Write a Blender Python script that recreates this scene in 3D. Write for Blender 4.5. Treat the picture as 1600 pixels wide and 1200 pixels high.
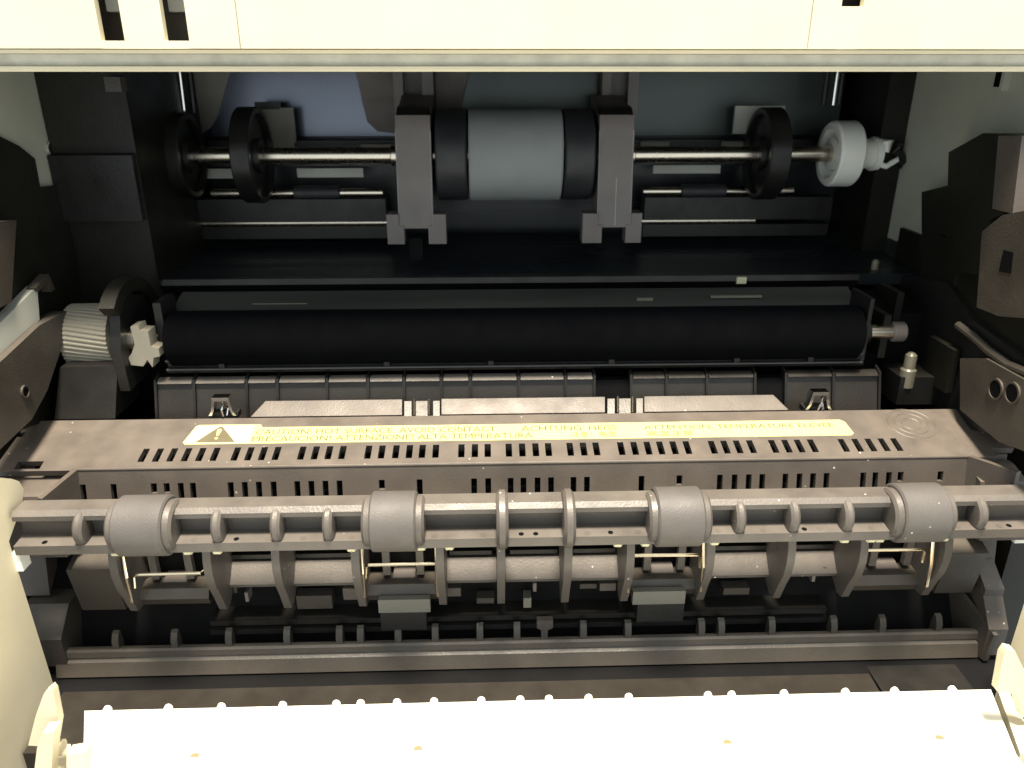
import bpy, bmesh, math, random
from mathutils import Vector
random.seed(7)
R = math.radians
for o in list(bpy.data.objects):
    bpy.data.objects.remove(o)
scene = bpy.context.scene
C = scene.collection

# ------------------------------------------------------------------ camera
# the machine is measured in millimetres from the lens; MM turns that into metres,
# ZO lifts everything so that the machine's base is at z = 0
MM = 0.001
ZO = 260.0
FPX, PITCH, YAW, CX = 1209.0, R(22.0), R(1.8), -12.0
cam_d = bpy.data.cameras.new('camera')
cam = bpy.data.objects.new('camera', cam_d)
C.objects.link(cam)
cam.location = (CX * MM, 0, ZO * MM)
cam.rotation_euler = (R(90) - PITCH, 0, -YAW)
cam_d.sensor_width = 36.0
cam_d.lens = 36.0 * FPX / 1600.0
cam_d.clip_start = 0.01
cam_d.clip_end = 50
scene.camera = cam
cam_d.dof.use_dof = True
cam_d.dof.focus_distance = 0.225
cam_d.dof.aperture_fstop = 20.0

# ------------------------------------------------------------------ world and lamps (indoor photograph)
world = bpy.data.worlds.new('World')
scene.world = world
world.use_nodes = True
bg = world.node_tree.nodes['Background']
bg.inputs['Color'].default_value = (0.90, 0.97, 0.98, 1)
bg.inputs['Strength'].default_value = 1.25

def area_lamp(name, loc, target, size, power, col):
    d = bpy.data.lights.new(name, 'AREA')
    d.shape = 'DISK'
    d.size = size
    d.energy = power
    d.color = col
    o = bpy.data.objects.new(name, d)
    C.objects.link(o)
    o.location = loc
    o.rotation_euler = (Vector(target) - Vector(loc)).to_track_quat('-Z', 'Y').to_euler()
    return o
area_lamp('ceiling_lamp', (0.0, -0.10, 1.55), (0, 0.19, 0.15), 0.28, 86.0, (1.0, 0.89, 0.73))

scene.render.engine = 'CYCLES'
vs = scene.view_settings
vs.view_transform = 'Standard'
vs.look = 'None'
vs.gamma = 1.0
vs.exposure = 0.0
vs.use_curve_mapping = False

# ------------------------------------------------------------------ measuring helpers
_r = (math.cos(YAW), -math.sin(YAW), 0)
_F = (math.sin(YAW) * math.cos(PITCH), math.cos(YAW) * math.cos(PITCH), -math.sin(PITCH))
_U = (math.sin(YAW) * math.sin(PITCH), math.cos(YAW) * math.sin(PITCH), math.cos(PITCH))
def ray(px, py):
    a = (px - 800) / FPX
    b = (600 - py) / FPX
    return [_F[i] + a * _r[i] + b * _U[i] for i in range(3)]
def ZP(py, Y, px=800):            # height of a row at depth Y
    d = ray(px, py)
    return d[2] * Y / d[1]
def YP(py, Z, px=800):            # depth of a row at height Z
    d = ray(px, py)
    return d[1] * Z / d[2]
def XP(px, Y, Z):                 # sideways position of a column at depth Y, height Z
    a = (px - 800) / FPX
    return CX + (a * (Y * _F[1] + Z * _F[2]) - Y * _r[1]) / (_r[0] - a * _F[0])
def YZ(px, py, X):                # point on the plane of a side wall
    d = ray(px, py)
    t = (X - CX) / d[0]
    return (t * d[1], t * d[2])

# ------------------------------------------------------------------ materials
MATS = {}
def material(name, col, rough=0.5, metal=0.0, var=0.25, scale=60, dust=0.0, dustcol=(0.42, 0.38, 0.32),
             specks=0.0, bump=0.15, bscale=1500, coat=0.0, streak=False, spec=0.5):
    m = bpy.data.materials.new(name)
    m.use_nodes = True
    nt = m.node_tree
    N, L = nt.nodes, nt.links
    b = N['Principled BSDF']
    b.inputs['Metallic'].default_value = metal
    b.inputs['Coat Weight'].default_value = coat
    b.inputs['Specular IOR Level'].default_value = spec
    tc = N.new('ShaderNodeTexCoord')
    geo = N.new('ShaderNodeNewGeometry')
    src = geo.outputs['Position']
    if streak:
        mp = N.new('ShaderNodeMapping')
        mp.inputs['Scale'].default_value = (0.08, 1, 1)
        L.new(src, mp.inputs['Vector'])
        src = mp.outputs['Vector']
    def noise(sc, detail=4):
        n = N.new('ShaderNodeTexNoise')
        n.inputs['Scale'].default_value = sc
        n.inputs['Detail'].default_value = detail
        L.new(src, n.inputs['Vector'])
        return n.outputs['Fac']
    def mix(fac, a, bcol):
        x = N.new('ShaderNodeMix')
        x.data_type = 'RGBA'
        if isinstance(fac, float): x.inputs['Factor'].default_value = fac
        else: L.new(fac, x.inputs['Factor'])
        for i, v in ((6, a), (7, bcol)):
            if isinstance(v, tuple): x.inputs[i].default_value = (*v, 1)
            else: L.new(v, x.inputs[i])
        return x.outputs[2]
    def ramp(fac, a, bb, v0=0.0, v1=1.0):
        x = N.new('ShaderNodeMapRange')
        x.inputs['From Min'].default_value = a
        x.inputs['From Max'].default_value = bb
        x.inputs['To Min'].default_value = v0
        x.inputs['To Max'].default_value = v1
        L.new(fac, x.inputs['Value'])
        return x.outputs['Result']
    lo = tuple(c * (1 - var) for c in col)
    hi = tuple(min(1, c * (1 + var)) for c in col)
    base = mix(ramp(noise(scale), 0.3, 0.7), lo, hi)
    if dust:
        # dust settles on faces that look upwards
        sep = N.new('ShaderNodeSeparateXYZ')
        L.new(geo.outputs['Normal'], sep.inputs[0])
        up = ramp(sep.outputs['Z'], -0.1, 0.9)
        mu = N.new('ShaderNodeMath'); mu.operation = 'MULTIPLY'
        L.new(up, mu.inputs[0])
        L.new(ramp(noise(110, 6), 0.25, 0.75, 0.25 * dust, dust), mu.inputs[1])
        base = mix(mu.outputs[0], base, dustcol)
    if specks:
        v = N.new('ShaderNodeTexVoronoi')
        v.inputs['Scale'].default_value = 260
        L.new(src, v.inputs['Vector'])
        s1 = ramp(v.outputs['Distance'], 0.055, 0.085, 1.0, 0.0)
        s2 = ramp(noise(45, 2), 0.52, 0.60)
        mu = N.new('ShaderNodeMath'); mu.operation = 'MULTIPLY'
        L.new(s1, mu.inputs[0]); L.new(s2, mu.inputs[1])
        m2 = N.new('ShaderNodeMath'); m2.operation = 'MULTIPLY'
        L.new(mu.outputs[0], m2.inputs[0]); m2.inputs[1].default_value = specks
        base = mix(m2.outputs[0], base, (0.8, 0.76, 0.66))
    L.new(base, b.inputs['Base Color'])
    L.new(ramp(noise(scale * 2.3), 0.25, 0.75, max(0.03, rough - (0.02 if metal else 0.1)), min(1, rough + (0.02 if metal else 0.1))), b.inputs['Roughness'])
    if bump:
        bp = N.new('ShaderNodeBump')
        bp.inputs['Strength'].default_value = bump
        bp.inputs['Distance'].default_value = 0.0003
        L.new(noise(bscale, 3), bp.inputs['Height'])
        L.new(bp.outputs['Normal'], b.inputs['Normal'])
    MATS[name] = m
    return m
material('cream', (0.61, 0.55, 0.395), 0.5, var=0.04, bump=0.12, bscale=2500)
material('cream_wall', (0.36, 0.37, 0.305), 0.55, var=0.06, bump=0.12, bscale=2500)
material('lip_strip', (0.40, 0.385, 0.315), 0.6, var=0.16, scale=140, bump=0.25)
material('door_white', (0.82, 0.79, 0.68), 0.5, var=0.03, bump=0.08, bscale=2500)
material('fuser_plastic', (0.052, 0.044, 0.038), 0.50, var=0.18, dust=0.34, dustcol=(0.24, 0.195, 0.155), specks=0.6, bump=0.22)
material('rail_plastic', (0.062, 0.055, 0.050), 0.46, var=0.15, dust=0.36, dustcol=(0.24, 0.21, 0.175), specks=0.8, bump=0.3)
material('brown_plastic', (0.036, 0.030, 0.0235), 0.45, var=0.2, dust=0.12, bump=0.3)
material('black_plastic', (0.0085, 0.0082, 0.0078), 0.36, var=0.25, dust=0.03, bump=0.2, spec=0.35)
material('guide_plastic', (0.016, 0.014, 0.012), 0.4, var=0.25, dust=0.05, bump=0.25, spec=0.35)
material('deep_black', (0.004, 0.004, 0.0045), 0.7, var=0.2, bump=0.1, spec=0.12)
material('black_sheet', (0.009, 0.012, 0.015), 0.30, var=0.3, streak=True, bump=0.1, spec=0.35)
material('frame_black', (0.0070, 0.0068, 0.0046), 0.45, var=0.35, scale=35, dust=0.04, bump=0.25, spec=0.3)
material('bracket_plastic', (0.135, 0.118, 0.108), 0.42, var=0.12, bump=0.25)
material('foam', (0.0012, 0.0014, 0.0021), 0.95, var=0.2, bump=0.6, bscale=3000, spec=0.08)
material('smoked_film', (0.042, 0.043, 0.040), 0.10, var=0.75, scale=45, streak=True, bump=0.05)
material('steel', (0.66, 0.60, 0.50), 0.27, metal=1.0, var=0.04, bump=0.0)
material('wire', (0.78, 0.68, 0.50), 0.25, metal=1.0, var=0.06, bump=0.0)
material('chrome', (0.75, 0.74, 0.72), 0.12, metal=1.0, var=0.03, bump=0.0)
material('steel_blue_reflection', (0.118, 0.132, 0.165), 0.26, metal=0.85, var=0.12, scale=12, bump=0.0)  # the blue tint is a reflection put into the base colour
material('plate_tan_reflection', (0.12, 0.10, 0.085), 0.5, var=0.12)  # tan of a reflection, used as the plate's colour
material('olive_tab', (0.14, 0.135, 0.105), 0.5, var=0.1)
material('grey_rubber', (0.225, 0.24, 0.235), 0.8, var=0.07, bump=0.3, bscale=2500)
material('roller_rubber', (0.075, 0.068, 0.064), 0.62, var=0.12, specks=0.7, bump=0.35, bscale=2200)
material('black_rubber', (0.020, 0.021, 0.023), 0.5, var=0.2, bump=0.2)
material('white_nylon', (0.74, 0.75, 0.70), 0.42, var=0.03, bump=0.05)
material('shaded_nylon', (0.28, 0.258, 0.205), 0.5, var=0.08, bump=0.1)  # white nylon with the shade over the gear put into its colour
material('plate_pale_reflection', (0.20, 0.19, 0.16), 0.4, var=0.08)  # tone of a pale reflected patch, as base colour
material('bracket_highlight', (0.22, 0.21, 0.205), 0.35, var=0.2, bump=0.0)  # pale colour of the painted bracket highlights
material('ledge_plastic', (0.062, 0.052, 0.042), 0.42, var=0.2, dust=0.1, bump=0.25)
material('tray_plastic', (0.014, 0.0115, 0.009), 0.42, var=0.2, dust=0.04, bump=0.2, spec=0.3)
material('pin_nylon', (0.13, 0.12, 0.085), 0.35, var=0.15, bump=0.1)
material('grey_nylon', (0.105, 0.104, 0.09), 0.5, var=0.08, bump=0.1)
material('light_panel', (0.40, 0.40, 0.35), 0.5, var=0.06)
material('label_yellow', (0.47, 0.465, 0.20), 0.35, var=0.03, bump=0.03)
material('label_white', (0.52, 0.50, 0.34), 0.35, var=0.02, bump=0.03)
material('ink', (0.095, 0.088, 0.015), 0.5, var=0.5, scale=400, bump=0.0)
material('sign_ink', (0.105, 0.09, 0.05), 0.5, var=0.1, bump=0.0)
material('rail_highlight', (0.05, 0.05, 0.05), 0.3, var=0.3, streak=True, bump=0.0)  # lighter colour for the painted rail highlights
material('hole_dark', (0.004, 0.004, 0.004), 0.8, var=0.1, bump=0.0, spec=0.05)
material('steel_dark_reflection', (0.060, 0.072, 0.068), 0.34, metal=0.6, var=0.3, scale=12, bump=0.1)  # darker reflections mixed into the steel's colour
material('dimple_tan', (0.19, 0.165, 0.085), 0.6, var=0.1, bump=0.0)

# ------------------------------------------------------------------ mesh helpers (millimetres)
WL = {}
def empty(name, loc, label, cat, group=None):
    o = bpy.data.objects.new(name, None)
    C.objects.link(o)
    w = Vector((loc[0] * MM, loc[1] * MM, (loc[2] + ZO) * MM))
    o.location = w
    o.empty_display_size = 0.01
    o['label'] = label
    o['category'] = cat
    if group: o['group'] = group
    WL[o] = w
    return o
def link_mesh(name, me, w, parent, label=None, kind=None):
    o = bpy.data.objects.new(name, me)
    C.objects.link(o)
    o.parent = parent
    o.location = w - (WL[parent] if parent else Vector())
    WL[o] = w
    if label: o['label'] = label
    if kind: o['kind'] = kind
    return o
def obj(name, bm, mat, parent, label=None, bevel=0.0, smooth=35, seg=2, kind=None):
    if bevel:
        ed = [e for e in bm.edges if len(e.link_faces) == 2 and e.calc_face_angle(0) > R(30)]
        if ed:
            bmesh.ops.bevel(bm, geom=ed, offset=bevel, segments=seg, profile=0.6, affect='EDGES', clamp_overlap=True)
    bmesh.ops.recalc_face_normals(bm, faces=bm.faces)
    lo = Vector([min(v.co[i] for v in bm.verts) for i in range(3)])
    hi = Vector([max(v.co[i] for v in bm.verts) for i in range(3)])
    c = (lo + hi) / 2
    for v in bm.verts: v.co = (v.co - c) * MM
    me = bpy.data.meshes.new(name)
    bm.to_mesh(me)
    bm.free()
    me.materials.append(MATS[mat])
    me.shade_smooth()
    me.set_sharp_from_angle(angle=R(smooth))
    o = link_mesh(name, me, Vector((c.x * MM, c.y * MM, (c.z + ZO) * MM)), parent, label, kind)
    if bevel:                                            # keep the big faces flat beside their rounded edges
        w = o.modifiers.new('weighted_normal', 'WEIGHTED_NORMAL')
        w.keep_sharp = True
    return o
def again(o, name, dx=0, dy=0, dz=0, parent=None):       # a copy that shares its mesh
    c = o.copy()
    C.objects.link(c)
    c.name = name
    c.parent = parent or o.parent
    w = WL[o] + Vector((dx * MM, dy * MM, dz * MM))
    c.location = w - WL[c.parent]
    WL[c] = w
    return c

def b_box(bm, x0, x1, y0, y1, z0, z1):
    v = [bm.verts.new(p) for p in ((x0,y0,z0),(x1,y0,z0),(x1,y1,z0),(x0,y1,z0),(x0,y0,z1),(x1,y0,z1),(x1,y1,z1),(x0,y1,z1))]
    for f in ((0,3,2,1),(4,5,6,7),(0,1,5,4),(1,2,6,5),(2,3,7,6),(3,0,4,7)):
        bm.faces.new([v[i] for i in f])
    return bm
def b_prism(bm, pts0, pts1):                             # two matching outlines joined
    a = [bm.verts.new(p) for p in pts0]
    b = [bm.verts.new(p) for p in pts1]
    n = len(a)
    bm.faces.new(a)
    bm.faces.new(b[::-1])
    for i in range(n):
        bm.faces.new((a[i], b[i], b[(i + 1) % n], a[(i + 1) % n]))
    return bm
def px_prism(bm, prof, x0, x1):                          # a YZ outline drawn out along X
    return b_prism(bm, [(x0, y, z) for y, z in prof], [(x1, y, z) for y, z in prof])
def py_prism(bm, prof, y0, y1):                          # an XZ outline drawn out along Y
    return b_prism(bm, [(x, y0, z) for x, z in prof], [(x, y1, z) for x, z in prof])
def pz_prism(bm, prof, z0, z1):                          # an XY outline drawn out along Z
    return b_prism(bm, [(x, y, z0) for x, y in prof], [(x, y, z1) for x, y in prof])
def b_lathe(bm, prof, cy, cz, n=40, cap=True):           # (x, r) profile turned about an X axis
    rings = []
    for x, r in prof:
        rings.append([bm.verts.new((x, cy + r * math.cos(2 * math.pi * k / n), cz + r * math.sin(2 * math.pi * k / n))) for k in range(n)])
    for a, b in zip(rings, rings[1:]):
        for k in range(n):
            bm.faces.new((a[k], a[(k + 1) % n], b[(k + 1) % n], b[k]))
    if cap:
        bm.faces.new(rings[0][::-1])
        bm.faces.new(rings[-1])
    return bm
def b_tube(bm, pts, r, n=8):
    pts = [Vector(p) for p in pts]
    rings = []
    for i, p in enumerate(pts):
        t = (pts[min(i + 1, len(pts) - 1)] - pts[max(i - 1, 0)]).normalized()
        a = t.cross(Vector((0.3, 0.2, 0.93)))
        if a.length < 0.1: a = t.cross(Vector((1, 0, 0)))
        a.normalize()
        b = t.cross(a)
        rings.append([bm.verts.new(p + r * (a * math.cos(2 * math.pi * k / n) + b * math.sin(2 * math.pi * k / n))) for k in range(n)])
    for a, b in zip(rings, rings[1:]):
        for k in range(n):
            bm.faces.new((a[k], a[(k + 1) % n], b[(k + 1) % n], b[k]))
    bm.faces.new(rings[0][::-1])
    bm.faces.new(rings[-1])
    return bm
def b_panel(bm, p00, uvec, vvec, W, H, holes, th):       # a sheet with real rectangular openings
    u = Vector(uvec).normalized(); v = Vector(vvec).normalized()
    nrm = u.cross(v)
    us = sorted(set([0, W] + [h[i] for h in holes for i in (0, 2)]))
    vs_ = sorted(set([0, H] + [h[i] for h in holes for i in (1, 3)]))
    us = [x for x in us if 0 <= x <= W]; vs_ = [x for x in vs_ if 0 <= x <= H]
    p0 = Vector(p00)
    grid = {}
    def vert(i, j):
        if (i, j) not in grid: grid[(i, j)] = bm.verts.new(p0 + u * us[i] + v * vs_[j])
        return grid[(i, j)]
    faces = []
    for i in range(len(us) - 1):
        for j in range(len(vs_) - 1):
            cu = (us[i] + us[i + 1]) / 2; cv = (vs_[j] + vs_[j + 1]) / 2
            if any(h[0] < cu < h[2] and h[1] < cv < h[3] for h in holes): continue
            faces.append(bm.faces.new((vert(i, j), vert(i + 1, j), vert(i + 1, j + 1), vert(i, j + 1))))
    ret = bmesh.ops.extrude_face_region(bm, geom=faces)
    for g in ret['geom']:
        if isinstance(g, bmesh.types.BMVert): g.co -= nrm * th
    return bm
NB = bmesh.new
def b_ring(bm, x0, x1, ri, ro, cy, cz, n=24):            # an open collar
    prof = [(x0, ri), (x0, ro), (x1, ro), (x1, ri), (x0, ri)]
    b_lathe(bm, prof, cy, cz, n, cap=False)
    bmesh.ops.remove_doubles(bm, verts=bm.verts, dist=1e-4)
    return bm
def box(name, x0, x1, y0, y1, z0, z1, mat, parent, bevel=0.3, **k):
    return obj(name, b_box(NB(), x0, x1, y0, y1, z0, z1), mat, parent, bevel=bevel, **k)
def lathe(name, prof, cy, cz, mat, parent, n=40, **k):
    return obj(name, b_lathe(NB(), prof, cy, cz, n), mat, parent, **k)
def rod(name, x0, x1, r, cy, cz, mat, parent, ch=0.4, n=28, **k):
    return lathe(name, [(x0, r - ch), (x0 + ch, r), (x1 - ch, r), (x1, r - ch)], cy, cz, mat, parent, n, **k)

# =================================================================== THE PRINTER
printer = empty('laser_printer', (0, 250, -ZO), 'cream laser printer with its front open, showing the dark inside', 'printer')

# ---- top cover: three cream panels above the opening with slots, and the lip below them
YC = 218.0
zt, zb = 95.0, ZP(77, YC)
xs1, xs2 = XP(378, YC, 8), XP(1258, YC, 8)
slots = []
for a, b_, lowpx in ((169, 205, 65), (267, 304, 65), (1298, 1331, 10)):
    slots.append((XP(a, YC, 4), XP(b_, YC, 4), ZP(lowpx, YC)))
for k, (xa, xb) in enumerate(((-176, xs1 - 0.05), (xs1 + 0.05, xs2 - 0.05), (xs2 + 0.05, 172))):
    holes = [(s0 - xa, s2 - zb, s1 - xa, s2 - zb + 17) for s0, s1, s2 in slots if xa < s0 < xb]
    bm = b_panel(NB(), (xa, YC + (0.15 if k == 1 else 0), zb), (1, 0, 0), (0, 0, 1), xb - xa, zt - zb, holes, -2.6)
    obj('cover_panel', bm, 'cream', printer, bevel=0.25)
# rounded return under the panels, recessed grey strip and bead
for xs_ in (xs1, xs2):
    box('seam_backing', xs_ - 2, xs_ + 2, YC + .45, YC + 2.4, zb + .4, zt - 1, 'cream', printer, bevel=0)
zs = ZP(84, YC); z2 = ZP(103, YC); z3 = ZP(112, YC)
obj('cover_return', px_prism(NB(), [(YC + .3, zb - .15), (YC + 1.0, zs), (YC + 4, zs), (YC + 4, zb - .15)], -176, 172), 'cream', printer, bevel=0.2)
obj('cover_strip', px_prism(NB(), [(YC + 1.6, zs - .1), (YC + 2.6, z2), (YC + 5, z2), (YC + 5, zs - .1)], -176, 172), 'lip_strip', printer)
obj('cover_bead', px_prism(NB(), [(YC + 1.6, z2 - .1), (YC + 1.4, z2 - .8), (YC + 1.9, z3), (YC + 5, z3), (YC + 5, z2 - .1)], -176, 172), 'cream', printer, bevel=0.25)
box('cover_roof', -176, 172, YC + 3, 372, zt + 0.5, zt + 4, 'cream', printer)
box('inner_roof', -154, 148, YC + 6, 352, 40, 43, 'deep_black', printer)
# what shows through the slots
box('inner_cover_web', -130, 125, YC + 9, YC + 11, 1.5, 40, 'brown_plastic', printer)
for s0, s1, s2 in slots:
    box('slot_stop', s0 - 1, s1 + 1, YC + 6, YC + 8.8, s2 + 7.2, s2 + 24, 'light_panel', printer)

# ---- housing: side walls, back, floor
XL, XR = -156.0, 149.0
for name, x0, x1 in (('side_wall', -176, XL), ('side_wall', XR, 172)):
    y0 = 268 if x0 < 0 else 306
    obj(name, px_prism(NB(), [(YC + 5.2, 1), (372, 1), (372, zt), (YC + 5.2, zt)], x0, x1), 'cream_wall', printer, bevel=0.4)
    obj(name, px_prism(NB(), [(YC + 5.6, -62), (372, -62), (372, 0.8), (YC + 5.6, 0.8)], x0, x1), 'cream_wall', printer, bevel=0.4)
    obj(name, px_prism(NB(), [(206, -ZO), (372, -ZO), (372, -62.2), (206, -62.2)], x0 if x0 < 0 else 155, -161 if x0 < 0 else x1), 'frame_black', printer)
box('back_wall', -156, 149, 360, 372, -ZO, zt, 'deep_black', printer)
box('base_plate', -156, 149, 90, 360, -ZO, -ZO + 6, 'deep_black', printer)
# lower black body under the feed path
obj('lower_body', px_prism(NB(), [(176, -250), (345, -250), (345, -110), (262, -112), (226, -118), (212, -140), (200, -172), (176, -176)], -155.8, 148.8), 'deep_black', printer)

# ---- black inner frames
zf = -80
bm = px_prism(NB(), [(270, zf - 40), (352, zf - 40), (352, 39), (270, 39)], XL + .3, -128)
obj('inner_frame', bm, 'frame_black', printer, bevel=0.8)
bm = px_prism(NB(), [(306, zf - 40), (352, zf - 40), (352, 39), (306, 39)], 139, XR - .3)
obj('inner_frame', bm, 'frame_black', printer, bevel=0.8)
# step on the left frame (the lighter band)
obj('frame_ledge', px_prism(NB(), [(267, ZP(238, 267) - 22), (270.2, ZP(238, 267) - 22), (270.2, ZP(238, 267)), (267, ZP(238, 267) - .6)], XL + .4, -128.5), 'black_plastic', printer, bevel=0.4)
box('frame_tab', XP(168, 268, -4), XP(193, 268, -4), 266, 270.5, ZP(143, 267), ZP(120, 267), 'brown_plastic', printer)
# screw hole bosses in the cream walls
y, z = YZ(78, 232, XL)
hl_ = obj('wall_hole', b_ring(NB(), XL - .4, XL + .5, 1.7, 2.3, y, z), 'cream_wall', printer)
lathe('hole_core', [(XL - .2, 1.65), (XL + .2, 1.65)], y, z, 'hole_dark', hl_, 20)
y, z = YZ(1565, 120, XR)
obj('wall_slot', px_prism(NB(), [(y - 2.5, z - 3), (y + 2.5, z - 3), (y + 2.5, z + 6), (y - 2.5, z + 6)], XR - .5, XR + .4), 'hole_dark', printer, bevel=0.3)
box('wall_rib', XR - 2.5, XR - .1, y - 5.2, y - 3.8, z - 4, z + 6, 'cream_wall', printer)

# ---- back plate behind the pickup shaft
YB = 336.0
zlo, zhi = ZP(212, YB), 38
xl, xr = XP(285, YB, -20), XP(1310, YB, -20)
xa, xb = XP(620, YB, -10), XP(680, YB, -10)
xc, xd = XP(935, YB, -10), XP(990, YB, -10)
for p0, p1, mat in ((xl, xa - .3, 'steel_blue_reflection'), (xb + .3, xc - .3, 'plate_tan_reflection'), (xd + .3, xr, 'steel_dark_reflection')):
    box('back_plate', p0, p1, YB, YB + 2, zlo, zhi, mat, printer, bevel=0.5)  # the differing plate tones stand in for reflections
for p0, p1 in ((xa, xb), (xc, xd)):          # upright channels that carry the brackets
    w = p1 - p0
    bm = NB()
    b_box(bm, p0, p0 + w * .24, YB - 10, YB + 3, ZP(185, YB - 10), 38)
    b_box(bm, p1 - w * .28, p1, YB - 10, YB + 3, ZP(185, YB - 10), 38)
    b_box(bm, p0 + w * .24, p1 - w * .28, YB - 3, YB + 3, ZP(185, YB - 3), 38)
    obj('upright_channel', bm, 'bracket_plastic', printer)
yy = YB - 1.2
def reflection_piece(name, pts, mat):  # added pieces whose outline and tone draw reflections in the plate
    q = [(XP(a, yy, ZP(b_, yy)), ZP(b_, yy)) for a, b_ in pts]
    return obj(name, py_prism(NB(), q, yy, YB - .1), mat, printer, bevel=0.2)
reflection_piece('pale_reflection', [(292, 100), (362, 100), (356, 125), (349, 150), (342, 176), (330, 197), (314, 209), (300, 209)], 'plate_pale_reflection')
reflection_piece('tan_reflection', [(552, 100), (618, 100), (618, 208), (590, 205), (574, 190), (566, 160), (560, 130)], 'plate_tan_reflection')
reflection_piece('grey_reflection', [(738, 100), (932, 100), (932, 170), (720, 170), (728, 140)], 'steel_dark_reflection')
# dark wall below the plate and two shadowed rails with steel rods
box('rear_panel', -128, 139, YB + 3, YB + 6, -125, zlo - .3, 'black_sheet', printer)
zz = ZP(222, YB - 4)
box('rear_rail', -127, 138, YB - 7, YB - 1, zz - 9, zz + 1, 'black_plastic', printer)
for px0, px1, py0, py1, mat in ((310, 370, 262, 277, 'light_panel'), (465, 568, 262, 276, 'light_panel'), (1020, 1125, 259, 272, 'light_panel'),
                               (400, 463, 168, 222, 'olive_tab'), (1145, 1222, 166, 210, 'light_panel'), (565, 612, 225, 245, 'olive_tab'), (1000, 1045, 222, 240, 'olive_tab'),
                               (1125, 1180, 222, 250, 'olive_tab'), (423, 462, 222, 250, 'olive_tab')):
    yy = YB - 9
    a, b_ = ZP(py1, yy), ZP(py0, yy)
    box('rear_tab', XP(px0, yy, a), XP(px1, yy, a), yy, yy + 1.5, a, b_, mat, printer, bevel=0.25)
box('tab_clip', XP(395, YB - 10, -5), XP(433, YB - 10, -5), YB - 11, YB - 7.2, ZP(168, YB - 10) - .5, ZP(159, YB - 10), 'black_plastic', printer)
yr = 322.0
zr = ZP(300, yr)
rod('guide_rod', XP(330, yr, zr), XP(600, yr, zr), 1.7, yr, zr, 'steel', printer)
rod('guide_rod', XP(1003, yr, zr), XP(1240, yr, zr), 1.7, yr, zr, 'steel', printer)
for a, b_ in ((460, 532), (1063, 1133)):
    rod('rod_sleeve', XP(a, yr, zr), XP(b_, yr, zr), 2.9, yr, zr, 'black_rubber', printer)
zr2 = ZP(346, yr)
rod('guide_rod', XP(300, yr, zr2), XP(612, yr, zr2), 1.6, yr, zr2, 'steel', printer)
rod('guide_rod', XP(998, yr, zr2), XP(1180, yr, zr2), 1.6, yr, zr2, 'steel', printer)
# dark crossbars above the rods so that only a strip of each shows
for a, b_ in ((300, 606), (1003, 1290)):
    box('cross_bar', XP(a, yr, zr2), XP(b_, yr, zr2), yr - 4, yr + 4, zr2 + 1.0, zr - 2.0, 'black_plastic', printer, bevel=0.8)
    box('cross_bar', XP(a, yr, zr2), XP(b_, yr, zr2), yr - 3, yr + 4, zr2 - 6.0, zr2 - 1.2, 'black_plastic', printer, bevel=0.8)
# thin upright levers at both ends
for pts in (((283, 115), (289, 176)), ((1309, 112), (1302, 165))):
    yy = 318
    p = [(XP(a, yy, ZP(b_, yy)), yy, ZP(b_, yy)) for a, b_ in pts]
    p[0] = (p[0][0], p[0][1], p[0][2] + 12)
    obj('lever_wire', b_tube(NB(), p, 0.7), 'chrome', printer)
    for s in (-3.0, 3.0):
        obj('lever_guide', b_tube(NB(), [(q[0] + s, q[1] + 2, q[2]) for q in p], 1.1), 'black_plastic', printer)

# ---- the two brackets beside the pickup roller
YK = 296.0
for p0, p1, f0, f1 in ((620, 674, 605, 697), (935, 988, 910, 1002)):
    zt_, zm, zl = ZP(180, YK), ZP(356, YK - 4), ZP(380, YK - 4)
    x0, x1 = XP(p0, YK, -30), XP(p1, YK, -30)
    prof = [(YK + 8, zt_), (YK + 1, zt_), (YK - .5, zt_ - 5), (YK - 4, zm), (YK - 2, zm), (YK + 26, zm + 10), (YK + 29, zt_ + 6)]
    br = obj('bracket', px_prism(NB(), prof, x0, x1), 'bracket_plastic', printer, bevel=0.5)
    xf0, xf1 = XP(f0, YK - 4, zm), XP(f1, YK - 4, zm)
    for xe in (x0 + .1, x1 - .1):                        # pale rods painted as highlights along the bracket edges
        obj('edge_highlight', b_tube(NB(), [(xe, YK - .4, zt_ - 5.2), (xe, YK - 3.9, zm + .2)], 0.28, 6), 'bracket_highlight', br)
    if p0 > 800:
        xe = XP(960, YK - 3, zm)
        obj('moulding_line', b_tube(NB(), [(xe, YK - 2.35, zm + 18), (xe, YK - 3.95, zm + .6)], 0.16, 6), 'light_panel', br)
    for a, b_, c in ((xf0, x0, 1), (x1, xf1, -1)):
        zu = ZP(334, YK - 4)
        if c > 0: prof2 = [(a, zl), (b_ + 1.8, zl), (b_ + 1.8, zm + 1), (b_ - .1, zm + 1), (b_ - .1, zu), (a, zu)]
        else: prof2 = [(b_, zl), (a - 1.8, zl), (a - 1.8, zm + 1), (a + .1, zm + 1), (a + .1, zu), (b_, zu)]
        obj('bracket_foot', py_prism(NB(), prof2, YK - 4.5, YK + 3), 'bracket_plastic', br, bevel=0.4)
    obj('bracket_cap', px_prism(NB(), [(YK + .2, zt_ + .2), (YK + 10, zt_ + .2), (YK + 10, zt_ + 3.2), (YK + 3, zt_ + 2.4)], x0 + .6, x1 - .6), 'black_plastic', br, bevel=0.3)
box('feed_tongue', XP(640, 300, -60), XP(660, 300, -60), 299, 301, ZP(412, 300), ZP(370, 300), 'deep_black', printer)

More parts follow.
